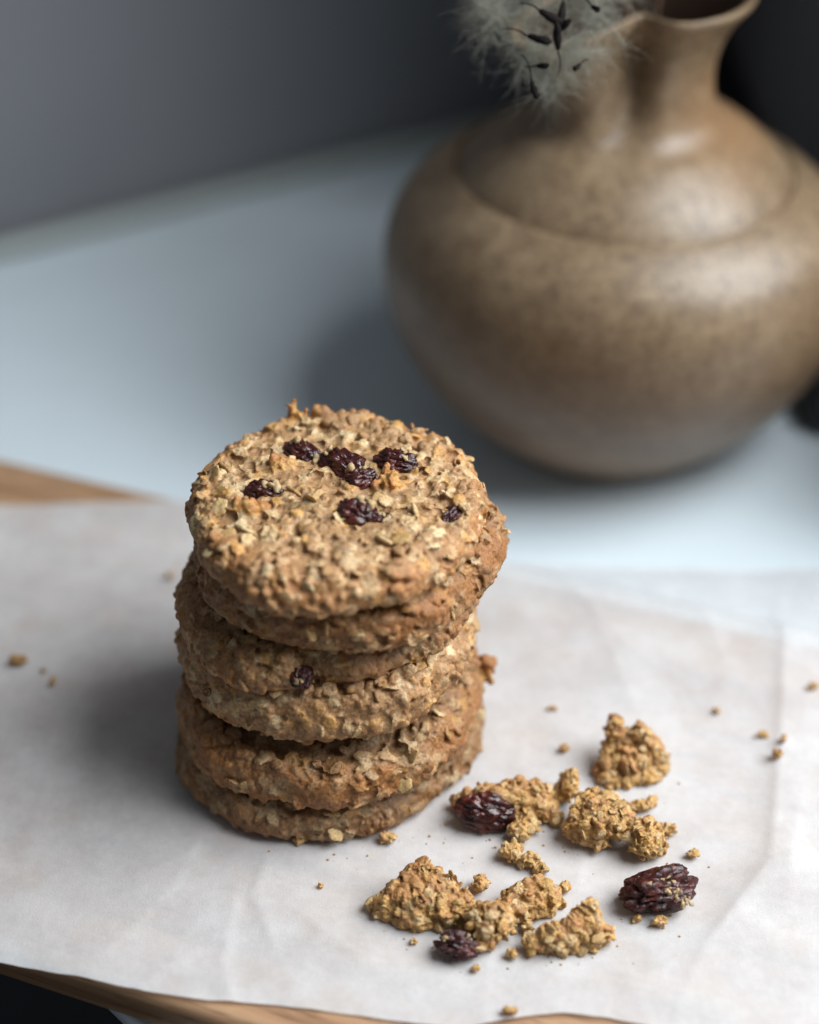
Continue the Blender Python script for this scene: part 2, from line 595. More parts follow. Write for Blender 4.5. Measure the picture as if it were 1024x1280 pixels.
def raisin_mesh(seed, a, b_, c, wr=1.0):
    rs = np.random.RandomState(seed)
    v, f = ICO5
    off = rs.rand(3) * 60
    lump = 1 + 0.22 * fbm(v * 1.3 + off, 2)
    q = v * np.array([1.1, 2.3, 2.3]) + off + 0.5 * np.stack([noise(v * 2 + off + 9), noise(v * 2 + off + 5), noise(v * 2 + off + 2)], 1)
    ridge = np.abs(noise(q)); ridge2 = np.abs(noise(q * 2.4 + 31))
    d = lump - wr * (0.30 * np.exp(-ridge * 7) + 0.08 * np.exp(-ridge2 * 7)) + 0.02 * noise(v * 12 + off)
    p = v * d[:, None] * np.array([a, b_, c])
    return mesh_np("raisin", p * 0.001, f)


RAISINS = [raisin_mesh(90, 4.6, 3.2, 2.6), raisin_mesh(91, 3.7, 3.1, 2.6), raisin_mesh(92, 4.2, 2.9, 2.4)]


def orient(o, n, spin, loc):
    R = rot_to(np.array(n, float), spin)
    m = Matrix(((R[0][0], R[1][0], R[2][0]), (R[0][1], R[1][1], R[2][1]), (R[0][2], R[1][2], R[2][2])))
    o.rotation_mode = 'QUATERNION'
    o.rotation_quaternion = m.to_quaternion()
    o.location = loc


# ------------------------------------------------------------------ dough
def shells(items):
    """items: (centre, axes rows, semi-axes, seed, template) -> one soup of closed lumps"""
    V, F_ = [], []; o = 0
    for c, R, s, off, T in items:
        v, f = T
        d = 1 + 0.24 * noise(v * 1.2 + off)
        p = (v * d[:, None] * s) @ R + c
        V.append(p); F_.append(f + o); o += len(v)
    return V, F_, o


def paint(me, base, items, cols, cover):
    """vertex colours: base everywhere, each lump's own colour on the skin it made"""
    v = coords(me)
    kd = KDTree(len(v))
    for i, p in enumerate(v): kd.insert(p, i)
    kd.balance()
    c = base.copy()
    for (cc, R, s, off, T), col, cv in zip(items, cols, cover):
        hit = kd.find_range(Vector(cc), float(max(s)) * 1.15)
        if not hit: continue
        ix = np.array([h[1] for h in hit])
        q = ((v[ix] - cc) @ R.T) / s
        d = np.sqrt((q ** 2).sum(1))
        w = np.clip((1.18 - d) / 0.22, 0, 1) * cv
        c[ix] = c[ix] * (1 - w[:, None]) + col * w[:, None]
    return c


def cookie(idx, label, centre, r, th, tilt, seed, n_flakes, n_free, raisins=(), bumps=(), knob=None, voxel=0.36, pale=0.0, brown=0.55, tone=1.0):
    rs = np.random.RandomState(seed)
    # dough: a thick disc with an uneven outline (mm, centre of its underside at the origin)
    na, npf = 120, 44
    A = np.linspace(0, 2 * np.pi, na, endpoint=False)
    out = r * (1 + 0.020 * np.sin(2 * A + rs.rand() * 6) + 0.016 * np.sin(3 * A + rs.rand() * 6) + 0.010 * np.sin(5 * A + rs.rand() * 6) + 0.008 * np.sin(8 * A + rs.rand() * 6))
    for ang, w, h in bumps:
        dd = (A - ang + np.pi) % (2 * np.pi) - np.pi
        out = out + h * np.exp(-(dd / w) ** 2)
    prof = []
    for t in np.linspace(0, 1, npf):                 # underside centre -> rim -> top centre
        if t < 0.28: prof.append((t / 0.28 * 0.86, 0.02 + 0.05 * (t / 0.28) ** 6))
        elif t < 0.68:
            k = (t - 0.28) / 0.40; a = -np.pi / 2 + k * np.pi
            prof.append((0.86 + 0.14 * max(np.cos(a), 0) ** 0.85, 0.32 + (0.25 if a < 0 else 0.49) * np.sin(a)))
        else:
            k = (t - 0.68) / 0.32
            prof.append((0.86 * (1 - k), 0.81 + 0.19 * np.sin(k * np.pi / 2)))
    prof = np.array(prof)
    X = out[:, None] * prof[None, :, 0] * np.cos(A)[:, None]
    Y = out[:, None] * prof[None, :, 0] * np.sin(A)[:, None]
    Z = np.repeat(prof[None, :, 1] * th, na, 0)
    v = np.stack([X, Y, Z], -1).reshape(-1, 3)
    amp = 1.5 * np.clip(v[:, 2] / (0.3 * th), 0.15, 1)
    v = v + (fbm(v * 0.16 + seed, 3) * amp)[:, None] * np.array([0.8, 0.8, 1.0]) * np.sign(v + 1e-9)
    i = np.arange(na * npf).reshape(na, npf)
    j = np.roll(i, -1, 0)
    f = np.stack([i[:, :-1], j[:, :-1], j[:, 1:], i[:, 1:]], -1).reshape(-1, 4)
    f = np.concatenate([f[:, [0, 1, 2]], f[:, [0, 2, 3]]])
    V, F_ = [v], [f]
    # lumps of oats all over it
    items, cols, cover = [], [], []
    for k in range(n_flakes):
        a = rs.rand() * 2 * np.pi
        ro = np.interp(a, A, out, period=2 * np.pi)
        u = rs.rand()
        if u < 0.38:                                  # top
            q = math.sqrt(rs.rand()) * 0.93
            c = np.array([q * ro * math.cos(a), q * ro * math.sin(a), th * (0.81 + 0.18 * math.cos(q * 1.5))])
            n = np.array([0.25 * q * math.cos(a), 0.25 * q * math.sin(a), 1.0])
        elif u < 0.96:                                # rim
            b_ = (rs.rand() - 0.5) * math.pi * 0.98
            c = np.array([(0.86 + 0.13 * math.cos(b_)) * ro * math.cos(a), (0.86 + 0.13 * math.cos(b_)) * ro * math.sin(a), th * (0.32 + (0.25 if b_ < 0 else 0.49) * math.sin(b_))])
            n = np.array([math.cos(a) * math.cos(b_), math.sin(a) * math.cos(b_), math.sin(b_)])
        else:
            q = 0.6 + 0.3 * rs.rand()
            c = np.array([q * ro * math.cos(a), q * ro * math.sin(a), 0.3]); n = np.array([0, 0, -1.0])
        n = n + rs.normal(size=3) * 0.30
        R = rot_to(n, rs.rand() * 6.28)
        big = rs.rand()
        s = 0.70 + 1.25 * big ** 1.6
        sa = np.array([s * (0.9 + 0.4 * rs.rand()), s * (0.7 + 0.3 * rs.rand()), (0.42 + 0.36 * rs.rand()) * (0.62 + 0.38 * s)])
        c = c + R[2] * (rs.rand() * 0.9 - 0.40)
        if c[2] < 0.5: c[2] = 0.5
        flat = rs.rand() < 0.17                       # a whole rolled oat lying flush in the dough
        if flat:
            R = rot_to(R[2] * 0.6 + n * 0.6, rs.rand() * 6.28)
            s = 1.6 + 1.0 * rs.rand()
            sa = np.array([s, s * (0.68 + 0.2 * rs.rand()), 0.50 + 0.15 * rs.rand()])
            c = c + n / np.linalg.norm(n) * 0.15
        items.append((c, R, sa, rs.rand(3) * 50, ICO2 if s > 1.4 else ICO1))
        mixc = rs.rand() if not flat else 0.45 + 0.45 * rs.rand()
        col = DOUGH * 1.12 if mixc < 0.42 else (PALE if mixc < 0.74 else (WHITE if mixc < 0.82 else GOLD))
        cols.append(col * (0.85 + 0.3 * rs.rand())); cover.append(0.15 + 0.55 * rs.rand() if not flat else 0.65 + 0.35 * rs.rand())
    if knob is not None:
        for kc, kr, kn in knob:
            for k in range(kn):
                c = np.array(kc) + rs.normal(size=3) * np.array(kr) * 0.5
                R = rot_to(rs.normal(size=3), 0)
                s = 1.1 + 1.2 * rs.rand()
                items.append((c, R, np.array([s, s * 0.85, s * 0.6]), rs.rand(3) * 50, ICO2))
                cols.append((BROWN * 1.3 if rs.rand() < 0.5 else GOLD) * (0.85 + 0.3 * rs.rand())); cover.append(0.8)
    V2, F2, _ = shells(items)
    n0 = len(v)
    V += V2; F_ += [x + n0 for x in F2]
    me = fuse(np.concatenate(V), np.concatenate(F_), voxel)
    p = coords(me)
    # hollows the raisins sit in
    root = empty("cookie", centre)
    root.rotation_euler = tilt
    bpy.context.view_layer.update()
    Mw = root.matrix_basis.copy()
    Mi = Mw.inverted()
    nm = normals(me)
    spots = []
    if raisins:
        bvh = BVHTree.FromPolygons([Vector(x * 0.001) for x in p], [tuple(q.vertices) for q in me.polygons])
        for (ix, iy, mesh_i, scale, sink, spin) in raisins:
            d = (Mi.to_3x3() @ Vector(ray(ix, iy))).normalized()
            o = Mi @ Vector(CAM)
            h = bvh.ray_cast(o, d)
            if h[0] is None: continue
            spots.append((np.array(h[0]) * 1000, mesh_i, scale, sink, spin))
    # fine grain of the crumb
    wq = p + 0.5 * np.stack([noise(p * 0.6 + 5), noise(p * 0.6 + 15), noise(p * 0.6 + 25)], 1)
    ab = lambda q: np.sqrt(q * q + 0.012)
    bil = ab(noise(wq * 0.34 + seed)) * 1.1 + ab(noise(wq * 0.80 + seed)) * 0.60
    patch = np.clip(0.60 + 1.3 * noise(p * 0.14 + 2.2 * seed), 0.25, 1.15)
    disp = (bil - 0.50) * patch + 1.5 * fbm(p * 0.085 + 1.3 * seed, 2) * np.clip(p[:, 2] / (0.4 * th), 0, 1) + 0.24 * noise(p * 1.2 + seed) + 0.20 * noise(p * 2.2 + seed)
    disp = disp - 1.5 * np.clip(noise(p * 0.42 + 3.1 * seed) - 0.30, 0, 1) * 3
    p = p + nm * disp[:, None]
    up = np.array([0, 0, 1.0])
    for c, mi, sc, sink, spin in spots:
        dd = np.linalg.norm(p - c, axis=1)
        p = p - (np.exp(-(dd / (4.2 * sc)) ** 2) * 1.3)[:, None] * (up if c[2] > 0.7 * th else nm * 1.0)
    p[:, 2] = np.maximum(p[:, 2], 0.0)
    set_coords(me, p)
    # colours of the dough itself: sugar-brown, browner where the rim and underside baked on the tray
    rad = np.hypot(p[:, 0], p[:, 1]) / r
    low = noise(p * 0.13 + seed * 1.7); hi_ = noise(p * 0.5 + seed)
    bk = np.clip((rad - 0.78) / 0.20, 0, 1) * brown * 1.15 * (0.85 + 1.3 * low + 0.6 * hi_) + np.clip(1 - p[:, 2] / (0.35 * th), 0, 1) * 0.5
    bk = np.clip(bk, 0, 0.9)[:, None]
    base = (DOUGH * (1 + pale))[None, :] * (1 + 0.45 * low + 0.30 * hi_)[:, None]
    base = base * (1 - bk) + BROWN * bk
    cc = paint(me, base, items, cols, cover)
    bk2 = bk * 0.65
    cc = cc * (1 - bk2) + (BROWN * 1.25) * bk2
    set_color(me, np.clip(cc * tone, 0.02, 0.85))
    set_coords(me, p * 0.001)
    link("dough", me, M_COOKIE, root)
    nm = normals(me); p = p * 0.001
    # free-standing flakes, half sunk in the dough
    cand = np.where((p[:, 2] > 0.15 * th * 0.001))[0]
    side = np.abs(nm[cand, 2]) < 0.8
    wts = np.where(side, 1.6, 1.0) * np.where(p[cand, 1] > 0.015, 0.4, 1.0); wts /= wts.sum()
    for k in rs.choice(cand, n_free, replace=False, p=wts):
        o = link("oat_flake", OATS[rs.randint(len(OATS))], M_OAT, root)
        nn = nm[k] + rs.normal(size=3) * 0.33
        orient(o, nn, rs.rand() * 6.28, Vector(p[k] - nm[k] * 0.00015))
        s = 0.55 + 0.55 * rs.rand(); o.scale = (s, s, s)
    for c, mi, sc, sink, spin in spots:
        o = link("raisin", RAISINS[mi], M_RAISIN, root)
        n = np.array([0.05, -0.15, 1.0]) if c[2] > 0.7 * th else np.array([c[0], c[1], 2.0])
        orient(o, n, spin, Vector(c * 0.001) - Vector((0, 0, 0.001 * (sink + 1.55))))
        sc *= 1.22
        o.scale = (sc, sc, sc)
        rc = coords(RAISINS[mi])
        for _ in range(2 if idx == 1 else 1):            # dough that clings to the raisin
            kk = rs.choice(np.where(rc[:, 2] > 0.0004)[0])
            s = link("dough_scrap", SCRAPS[rs.randint(3)], M_COOKIE, o)
            orient(s, rc[kk] / np.linalg.norm(rc[kk]), rs.rand() * 6, Vector(rc[kk] * 0.97))
            q = 0.55 + 0.5 * rs.rand(); s.scale = (q, q, q)
    tag(root, label, "cookie", "oatmeal raisin cookies in the stack")
    return root


def scrap_mesh(seed):
    rs = np.random.RandomState(seed)
    items = [(rs.normal(size=3) * np.array([0.9, 0.7, 0.2]), rot_to(rs.normal(size=3) * .4 + [0, 0, 1], 0), np.array([0.8, 0.6, 0.45]), rs.rand(3) * 50, ICO2) for _ in range(7)]
    V, F_, _ = shells(items)
    me = fuse(np.concatenate(V), np.concatenate(F_), 0.2)
    p = coords(me)
    set_color(me, np.clip((PALE * 0.8)[None, :] * (1 + 0.5 * noise(p * 0.9 + seed))[:, None], 0, 1))
    set_coords(me, p * 0.001)
    return me


SCRAPS = [scrap_mesh(500 + k) for k in range(3)]
R_ = math.radians
PZ = pz(0.001, 0.011)
DOWN = -math.pi / 2
cookie(6, "bottom cookie of the stack, resting on the parchment paper", (-0.0002, 0.0094, PZ - 0.0002), 40.2, 13.5, (0, 0, 0.3), 16, 1822, 16,
       bumps=[(-0.2, 0.35, 1.0), (DOWN - 0.2, 0.3, 0.8), (DOWN + 0.6, 0.15, -0.8)], brown=0.35, tone=0.74)
cookie(5, "fifth cookie from the top, with a browned knob on its right rim", (0.0012, 0.0104, PZ + 0.0112), 40.2, 16.5, (R_(1.0), R_(-1.0), 0.0), 25, 1957, 18,
       bumps=[(0.15, 0.22, 1.0), (DOWN - 0.8, 0.4, 0.6)], knob=[((41.2, 4.5, 7.0), (1.6, 2.6, 3.0), 26)], brown=0.65, tone=0.86)
cookie(4, "thick pale cookie fourth from the top, overhanging a dark gap", (0.0020, 0.0120, PZ + 0.0285), 38.4, 19.0, (R_(-1.5), R_(-3.0), 0.0), 34, 2025, 20,
       pale=0.10, brown=0.15, tone=1.05)
cookie(3, "third cookie from the top, with a dark hollow in its front rim", (0.0022, 0.0130, PZ + 0.0455), 38.2, 12.5, (R_(1.5), R_(-4.0), 0.0), 43, 1755, 16,
       raisins=[(374, 830, 1, 0.9, 2.2, 0.4)], bumps=[(DOWN - 0.05, 0.15, -4.6), (DOWN + 0.5, 0.5, -3.6), (DOWN - 0.5, 0.2, 1.2)], brown=0.45)
cookie(2, "second cookie from the top, jutting out to the right under the topmost", (0.0062, 0.0130, PZ + 0.0570), 38.4, 15.2, (R_(1.0), R_(-1.0), 0.0), 52, 1822, 16,
       bumps=[(0.10, 0.35, 2.8), (DOWN - 0.15, 0.6, -4.2)], brown=0.8, tone=0.86)
cookie(1, "topmost cookie of the stack, studded with dark raisins", (0.0042, 0.0113, PZ + 0.0706), 36.9, 12.6, (R_(-0.5), R_(0.5), 0.0), 61, 2025, 26,
       bumps=[(DOWN - 0.35, 0.3, 1.2), (-0.3, 0.2, -0.9), (0.75, 0.3, 0.8), (2.4, 0.35, -0.8), (DOWN + 0.7, 0.2, -0.7)], tone=1.14,
       raisins=[(379, 562, 0, 1.15, 0.2, 0.9), (431, 577, 2, 1.45, 0.2, 0.9), (450, 592, 1, 1.15, 0.8, 2.0), (497, 571, 0, 1.1, 0.3, 1.3),
                (446, 637, 1, 1.35, 0.1, 1.2), (478, 641, 2, 0.8, 1.2, 1.5), (332, 606, 2, 1.15, 1.1, 1.3), (566, 638, 2, 0.9, 0.9, 2.6)],
       knob=[((-12.0, 32.5, 12.0), (2.2, 1.4, 1.9), 22), ((-6, 32.6, 11.8), (2.4, 1.2, 0.8), 9), ((13.5, 1.0, 13.0), (3.2, 2.6, 1.0), 16),
             ((16.0, 6.5, 12.7), (3.0, 1.6, 1.2), 10), ((-21, -10, 12.2), (4, 2.4, .9), 14), ((-13.5, 8, 12.6), (2.2, 1.8, .8), 8)], brown=0.45)


# ------------------------------------------------------------------ broken pieces and crumbs
PX = 0.211                                           # mm per photograph pixel at the crumbs


def chunk(name, label, cat, cores, seed, dens=1.0, lump=(0.40, 2.3), crust=0.25, voxel=0.22, group=None, n_free=0, raisin=None, hull=None, cdir=(0, 0.4, 0.9)):
    """cores: (pixel x, pixel y, half width px, half height px[, lift mm]) of the lumps the piece is made of"""
    rs = np.random.RandomState(seed)
    g = at(cores[0][0], cores[0][1] + cores[0][3] * 0.8, 0.0137)
    gz = pz(g[0], g[1])
    root_loc = np.array([g[0], g[1], gz])
    items, cols, cover = [], [], []
    for co in cores:
        x, y, hw_, hh = co[:4]; lift = co[4] if len(co) > 4 else 0
        rx, rr = hw_ * PX, hh * PX
        zc = gz + (rr * 0.86 + lift) * 0.001
        c = (at(x, y, zc) - root_loc) * 1000
        s = np.array([rx, rr, rr]) * 0.80
        items.append((c, np.eye(3), s, rs.rand(3) * 50, ICO3))
        cols.append(INNER * (0.75 + 0.2 * rs.rand())); cover.append(0.0)
        n = int(dens * 1.9 * (rx * rr * 2 + rr * rr) + 6)
        for k in range(n):
            d = rs.normal(size=3); d /= np.linalg.norm(d)
            if d[2] < -0.4: d[2] *= -0.6
            q = c + d * s * (0.93 + 0.30 * rs.rand())
            R = rot_to(d + rs.normal(size=3) * 0.7, rs.rand() * 6.28)
            a = lump[0] + (lump[1] - lump[0]) * rs.rand() ** 1.7
            a = min(a, 0.62 * rr + 0.35)
            sa = np.array([a, a * (0.55 + 0.35 * rs.rand()), a * (0.26 + 0.40 * rs.rand())])
            if q[2] < sa[0] * 0.6: q[2] = sa[0] * 0.6
            items.append((q, R, sa, rs.rand(3) * 50, ICO2))
            top = d[2] * 0.5 + d[1] * 0.5
            if rs.rand() < crust * (0.7 + top): col = (BROWN * 0.65 + DOUGH * 0.45) * (0.8 + 0.6 * rs.rand())
            else: col = (INNER if rs.rand() < 0.55 else (PALE if rs.rand() < 0.6 else GOLD)) * (0.80 + 0.35 * rs.rand())
            cols.append(col); cover.append(0.6 + 0.4 * rs.rand())
    V, F_, no = shells(items)
    if hull:                                         # a broken slab: pixel x, pixel y, height in mm of its corners
        bm = bmesh.new()
        for x, y, h in hull:
            q = (at(x, y, gz + h * 0.001) - root_loc) * 1000
            bm.verts.new(q)
        r_ = bmesh.ops.convex_hull(bm, input=bm.verts[:])
        bmesh.ops.triangulate(bm, faces=bm.faces[:])
        for _ in range(3): bmesh.ops.subdivide_edges(bm, edges=bm.edges[:], cuts=1, use_grid_fill=True)
        bmesh.ops.triangulate(bm, faces=bm.faces[:])
        bmesh.ops.recalc_face_normals(bm, faces=bm.faces[:])
        hv = np.array([q.co[:] for q in bm.verts]); hf = np.array([[q.index for q in t.verts] for t in bm.faces])
        hn = np.array([t.normal[:] for t in bm.faces]); hc = np.array([t.calc_center_median()[:] for t in bm.faces]); ha = np.array([t.calc_area() for t in bm.faces])
        bm.free()
        hv = hv + 0.5 * np.stack([noise(hv * 0.5 + seed), noise(hv * 0.5 + 7), noise(hv * 0.5 + 19)], 1)
        n = int(dens * 1.0 * ha.sum())
        it2 = []
        for k in rs.choice(len(hf), n, p=ha / ha.sum()):
            d = hn[k]
            q = hc[k] + rs.normal(size=3) * 0.4
            R = rot_to(d + rs.normal(size=3) * (0.35 if d[2] > 0.5 else 0.9), rs.rand() * 6.28)
            a = lump[0] + (lump[1] - lump[0]) * rs.rand() ** 1.9
            sa = np.array([a, a * (0.6 + 0.3 * rs.rand()), a * (0.28 + 0.35 * rs.rand())])
            q = q + R[2] * (rs.rand() * 0.6 - 0.3)
            if q[2] < sa[0] * 0.6: q[2] = sa[0] * 0.6
            it2.append((q, R, sa, rs.rand(3) * 50, ICO2))
            top = max(float(d @ np.array(cdir)), 0) * 1.7
            if rs.rand() < crust * (0.15 + top): col = (BROWN * 0.65 + DOUGH * 0.45) * (0.8 + 0.6 * rs.rand())
            else: col = (INNER if rs.rand() < 0.5 else (PALE if rs.rand() < 0.6 else GOLD)) * (0.80 + 0.35 * rs.rand())
            cols.append(col); cover.append(0.5 + 0.4 * rs.rand())
        items += it2
        V2, F2, _ = shells(it2)
        F_ = F_ + [f2 + no for f2 in F2] + [hf + no + sum(len(q) for q in V2)]
        V = V + V2 + [hv]
    me = fuse(np.concatenate(V), np.concatenate(F_), voxel)
    p = coords(me); nm = normals(me)
    wq = p + 0.4 * np.stack([noise(p * 0.8 + 5), noise(p * 0.8 + 15), noise(p * 0.8 + 25)], 1)
    p = p + nm * (0.55 * np.abs(noise(wq * 0.75 + seed)) + 0.30 * np.abs(noise(wq * 1.7 + seed)) - 0.24 + 0.10 * noise(p * 3 + seed) - 2.4 * np.clip(noise(p * 0.5 + 2.7 * seed) - 0.28, 0, 1))[:, None]
    p[:, 2] = np.maximum(p[:, 2], 0.02)
    set_coords(me, p)
    hi_ = noise(p * 0.6 + seed)
    base = (INNER * 0.92)[None, :] * (1 + 0.4 * hi_)[:, None]
    cc = paint(me, base, items[0:], cols, cover)
    set_color(me, np.clip(cc, 0.02, 0.85))
    set_coords(me, p * 0.001)
    if raisin is None and not n_free:
        root = link(name, me, M_COOKIE)
    else:
        root = empty(name, (0, 0, 0))
        link("crumb_body", me, M_COOKIE, root)
    root.location = root_loc
    nm = normals(me); p = p * 0.001
    if n_free:
        cand = np.where(nm[:, 2] > -0.2)[0]
        for k in rs.choice(cand, min(n_free, len(cand)), replace=False):
            o = link("oat_flake", OATS[rs.randint(len(OATS))], M_OAT, root)
            orient(o, nm[k] + rs.normal(size=3) * 0.6, rs.rand() * 6.28, Vector(p[k]))
            s = 0.28 + 0.38 * rs.rand(); o.scale = (s, s, s)
    if raisin is not None:
        x, y, zmm, mi, sc, spin, nn = raisin
        o = link("raisin", RAISINS[mi], M_RAISIN, root)
        orient(o, nn, spin, Vector(at(x, y, gz + zmm * 0.001) - root_loc))
        o.scale = (sc, sc, sc)
    tag(root, label, cat, group)
    return root


GB = "broken cookie pieces on the parchment"
chunk("cookie_piece", "tall upright crumbly cookie piece standing farthest back of the broken pieces", "cookie piece",
      [(792, 950, 26, 22), (768, 902, 9, 9, 10.0), (770, 915, 12, 12, 7.0), (812, 932, 15, 14, 4.5), (800, 916, 13, 11, 8.0), (824, 946, 9, 11, 2.0)], 201, 1.0, group=GB, n_free=18, crust=0.6, cdir=(-1.0, 0.1, 0.1),
      hull=[(742, 962, 0), (762, 990, 0), (822, 978, 0), (834, 958, 0), (800, 940, 0), (750, 946, 5), (768, 912, 10), (792, 912, 9.5), (822, 925, 6.5), (826, 950, 4)])
chunk("cookie_piece", "wedge of broken cookie with a large dark raisin in its face", "cookie piece",
      [(640, 1010, 18, 12), (586, 1004, 18, 13), (672, 1010, 18, 13), (690, 1020, 15, 10), (655, 1022, 14, 11)], 202, 1.0, group=GB, n_free=18, crust=0.6,
      hull=[(568, 1012, 0), (600, 1036, 0), (645, 1030, 0), (690, 1018, 0), (690, 1000, 0), (600, 1000, 0), (570, 1000, 3.5), (600, 985, 7.0), (640, 974, 8.0), (685, 983, 6.5), (640, 994, 7.5), (600, 997, 6.0)],
      raisin=(609, 1014, 4.6, 0, 1.85, 1.45, (0.1, -0.80, 0.55)))
chunk("crumb_cluster", "narrow upright crumb cluster right behind the raisin wedge", "crumb", [(712, 984, 12, 20), (716, 968, 8, 9, 5.0), (700, 994, 12, 10)], 203, 1.2, (0.6, 1.4), 0.1, group=GB, n_free=4)
chunk("crumb_cluster", "thin trail of crumbs leading forward from the raisin wedge", "crumb", [(650, 1040, 16, 14), (662, 1030, 14, 12), (640, 1066, 15, 12), (660, 1076, 15, 10), (676, 1086, 11, 7)], 204, 1.2, (0.6, 1.4), 0.12, group=GB, n_free=5)
chunk("cookie_piece", "rounded crumbly lump of cookie between the raisin wedge and the small lump", "cookie piece",
      [(748, 1026, 38, 30), (745, 1004, 28, 16, 4.0), (722, 1036, 16, 18), (772, 1020, 16, 18), (744, 1050, 18, 13)], 205, 1.0, group=GB, n_free=22, crust=0.4)
chunk("crumb_cluster", "small flat crumb just behind the small lump of cookie", "crumb", [(802, 1007, 17, 9), (786, 1010, 9, 7), (815, 1002, 7, 7)], 206, 1.2, (0.5, 1.2), 0.15, group=GB)
chunk("cookie_piece", "small yellow lump of cookie behind the loose raisin", "cookie piece", [(808, 1050, 24, 24), (806, 1032, 14, 10, 4.0), (815, 1062, 16, 12)], 207, 1.0, (0.7, 1.7), 0.3, group=GB, n_free=8)
chunk("crumb", "round crumb touching the right side of the small yellow lump", "crumb", [(837, 1036, 9, 9)], 208, 1.2, (0.5, 1.0), 0.25, group=GB)
chunk("cookie_piece", "largest flat wedge of broken cookie, nearest the stack at the front", "cookie piece",
      [(556, 1142, 18, 14), (478, 1134, 14, 11), (520, 1150, 20, 12), (576, 1132, 14, 14)], 209, 1.0, group=GB, n_free=22, crust=0.6,
      hull=[(462, 1140, 0), (520, 1165, 0), (585, 1160, 0), (592, 1140, 0), (540, 1110, 0), (462, 1130, 2.5), (490, 1108, 6.5), (528, 1076, 9.5), (545, 1084, 9.5), (588, 1122, 6.0), (560, 1138, 5.5), (505, 1124, 7.0)])
chunk("cookie_piece", "brown crumbly piece lying between the front wedge and the front right piece", "cookie piece",
      [(612, 1154, 28, 24), (655, 1124, 26, 15), (634, 1140, 22, 15), (604, 1180, 14, 11), (684, 1124, 12, 12)], 210, 1.0, group=GB, n_free=16, crust=0.5,
      hull=[(625, 1130, 0), (650, 1150, 0), (695, 1146, 0), (698, 1126, 0), (640, 1112, 4.5), (672, 1096, 5.5), (695, 1110, 4.5), (660, 1122, 5.5)])
chunk("crumb", "single brown crumb standing between the front wedge and the brown piece", "crumb", [(600, 1105, 10, 13)], 211, 1.2, (0.6, 1.2), 0.5, group=GB)
chunk("cookie_piece", "golden ragged piece of cookie frontmost on the right", "cookie piece",
      [(700, 1174, 26, 14), (728, 1146, 12, 12, 4.0), (738, 1132, 8, 7, 7.5), (748, 1168, 16, 14), (668, 1180, 14, 11), (690, 1168, 18, 12, 2.0)], 212, 1.0, (0.5, 2.1), 0.25, group=GB, n_free=10,
      hull=[(658, 1186, 0), (700, 1194, 0), (745, 1190, 0), (762, 1172, 0), (660, 1174, 3), (700, 1152, 6), (735, 1134, 8), (758, 1160, 5), (725, 1165, 5.5)])

# small crumbs, one by one: x, y, half width, half height, label
GC = "small crumbs scattered on the parchment"
SM = [(22, 825, 14, 9, "brown oat crumb at the far left of the paper, left of the stack"),
      (67, 852, 5, 6, "tiny crumb just right and in front of the far left oat crumb"),
      (55, 838, 4, 3, "speck of crumb beside the far left oat crumb"),
      (213, 720, 7, 6, "small crumb half hidden at the left side of the stack"),
      (705, 936, 8, 6, "dark small crumb lying left of the tall upright piece"),
      (691, 885, 6, 4, "pale small crumb between the stack and the tall upright piece, far back"),
      (896, 888, 5, 5, "small orange crumb right of the tall upright piece"),
      (954, 918, 7, 5, "leftmost of three crumbs beside the paper fold"),
      (972, 942, 8, 8, "frontmost of three crumbs beside the paper fold"),
      (980, 923, 4, 7, "rearmost upright of three crumbs beside the paper fold"),
      (1017, 858, 8, 6, "orange crumb near the right end of the paper"),
      (866, 1067, 9, 7, "yellow crumb right of the small lump and behind the loose raisin"),
      (706, 1109, 8, 8, "pale round crumb behind the golden front piece"),
      (485, 1047, 12, 8, "orange flake of crumb at the right foot of the stack"),
      (375, 1050, 9, 7, "brown crumb touching the front foot of the stack"),
      (400, 1107, 3, 3, "tiny orange speck in front of the stack"),
      (518, 1176, 5, 4, "tiny crumb in front of the largest wedge"),
      (595, 1210, 6, 5, "pale crumb in front of the small dark raisin"),
      (825, 1152, 9, 8, "yellow crumb in front of the loose raisin"),
      (797, 1149, 6, 5, "pale crumb at the left front of the loose raisin"),
      (638, 1264, 10, 6, "orange crumb near the front rim of the paper"),
      (640, 1192, 7, 7, "crumb left of the golden front piece"),
      (660, 1160, 9, 9, "brown crumb tucked behind the golden front piece")]
for k, (x, y, hw_, hh, lab) in enumerate(SM):
    chunk("crumb", lab, "crumb", [(x, y, hw_, hh)], 300 + k, 1.3, (0.4, 0.9), 0.6 if k in (0, 4, 13, 14) else 0.15, 0.24, GC)


# the finest grains, past counting
def crumb_dust():
    rs = np.random.RandomState(404)
    V, F_ = [], []; o = 0
    spots = [(785, 985), (640, 1045), (750, 1060), (810, 1078), (520, 1170), (620, 1190), (710, 1198), (430, 1062), (560, 1040), (820, 1150)]
    for k in range(150):
        x, y = spots[rs.randint(len(spots))]
        g = at(x + rs.normal() * 34, y + rs.normal() * 15, 0.0137)
        if math.hypot(g[0], g[1] - 0.011) < 0.043: continue
        r_ = 0.00010 + 0.00026 * rs.rand() ** 2
        v, f = ICO1
        p = v * (1 + 0.4 * noise(v * 1.3 + rs.rand(3) * 40))[:, None] * r_ * np.array([1.2, 1, 0.8])
        V.append(p + np.array([g[0], g[1], pz(g[0], g[1]) + r_ * 0.5])); F_.append(f + o); o += len(v)
    me = mesh_np("crumb_dust", np.concatenate(V), np.concatenate(F_))
    set_color(me, np.repeat((INNER * 0.9)[None, :], len(me.vertices), 0))
    d = link("crumb_dust", me, M_COOKIE)
    tag(d, "fine dust of crumbs sprinkled round the broken pieces", "crumbs", None, 'stuff')


crumb_dust()


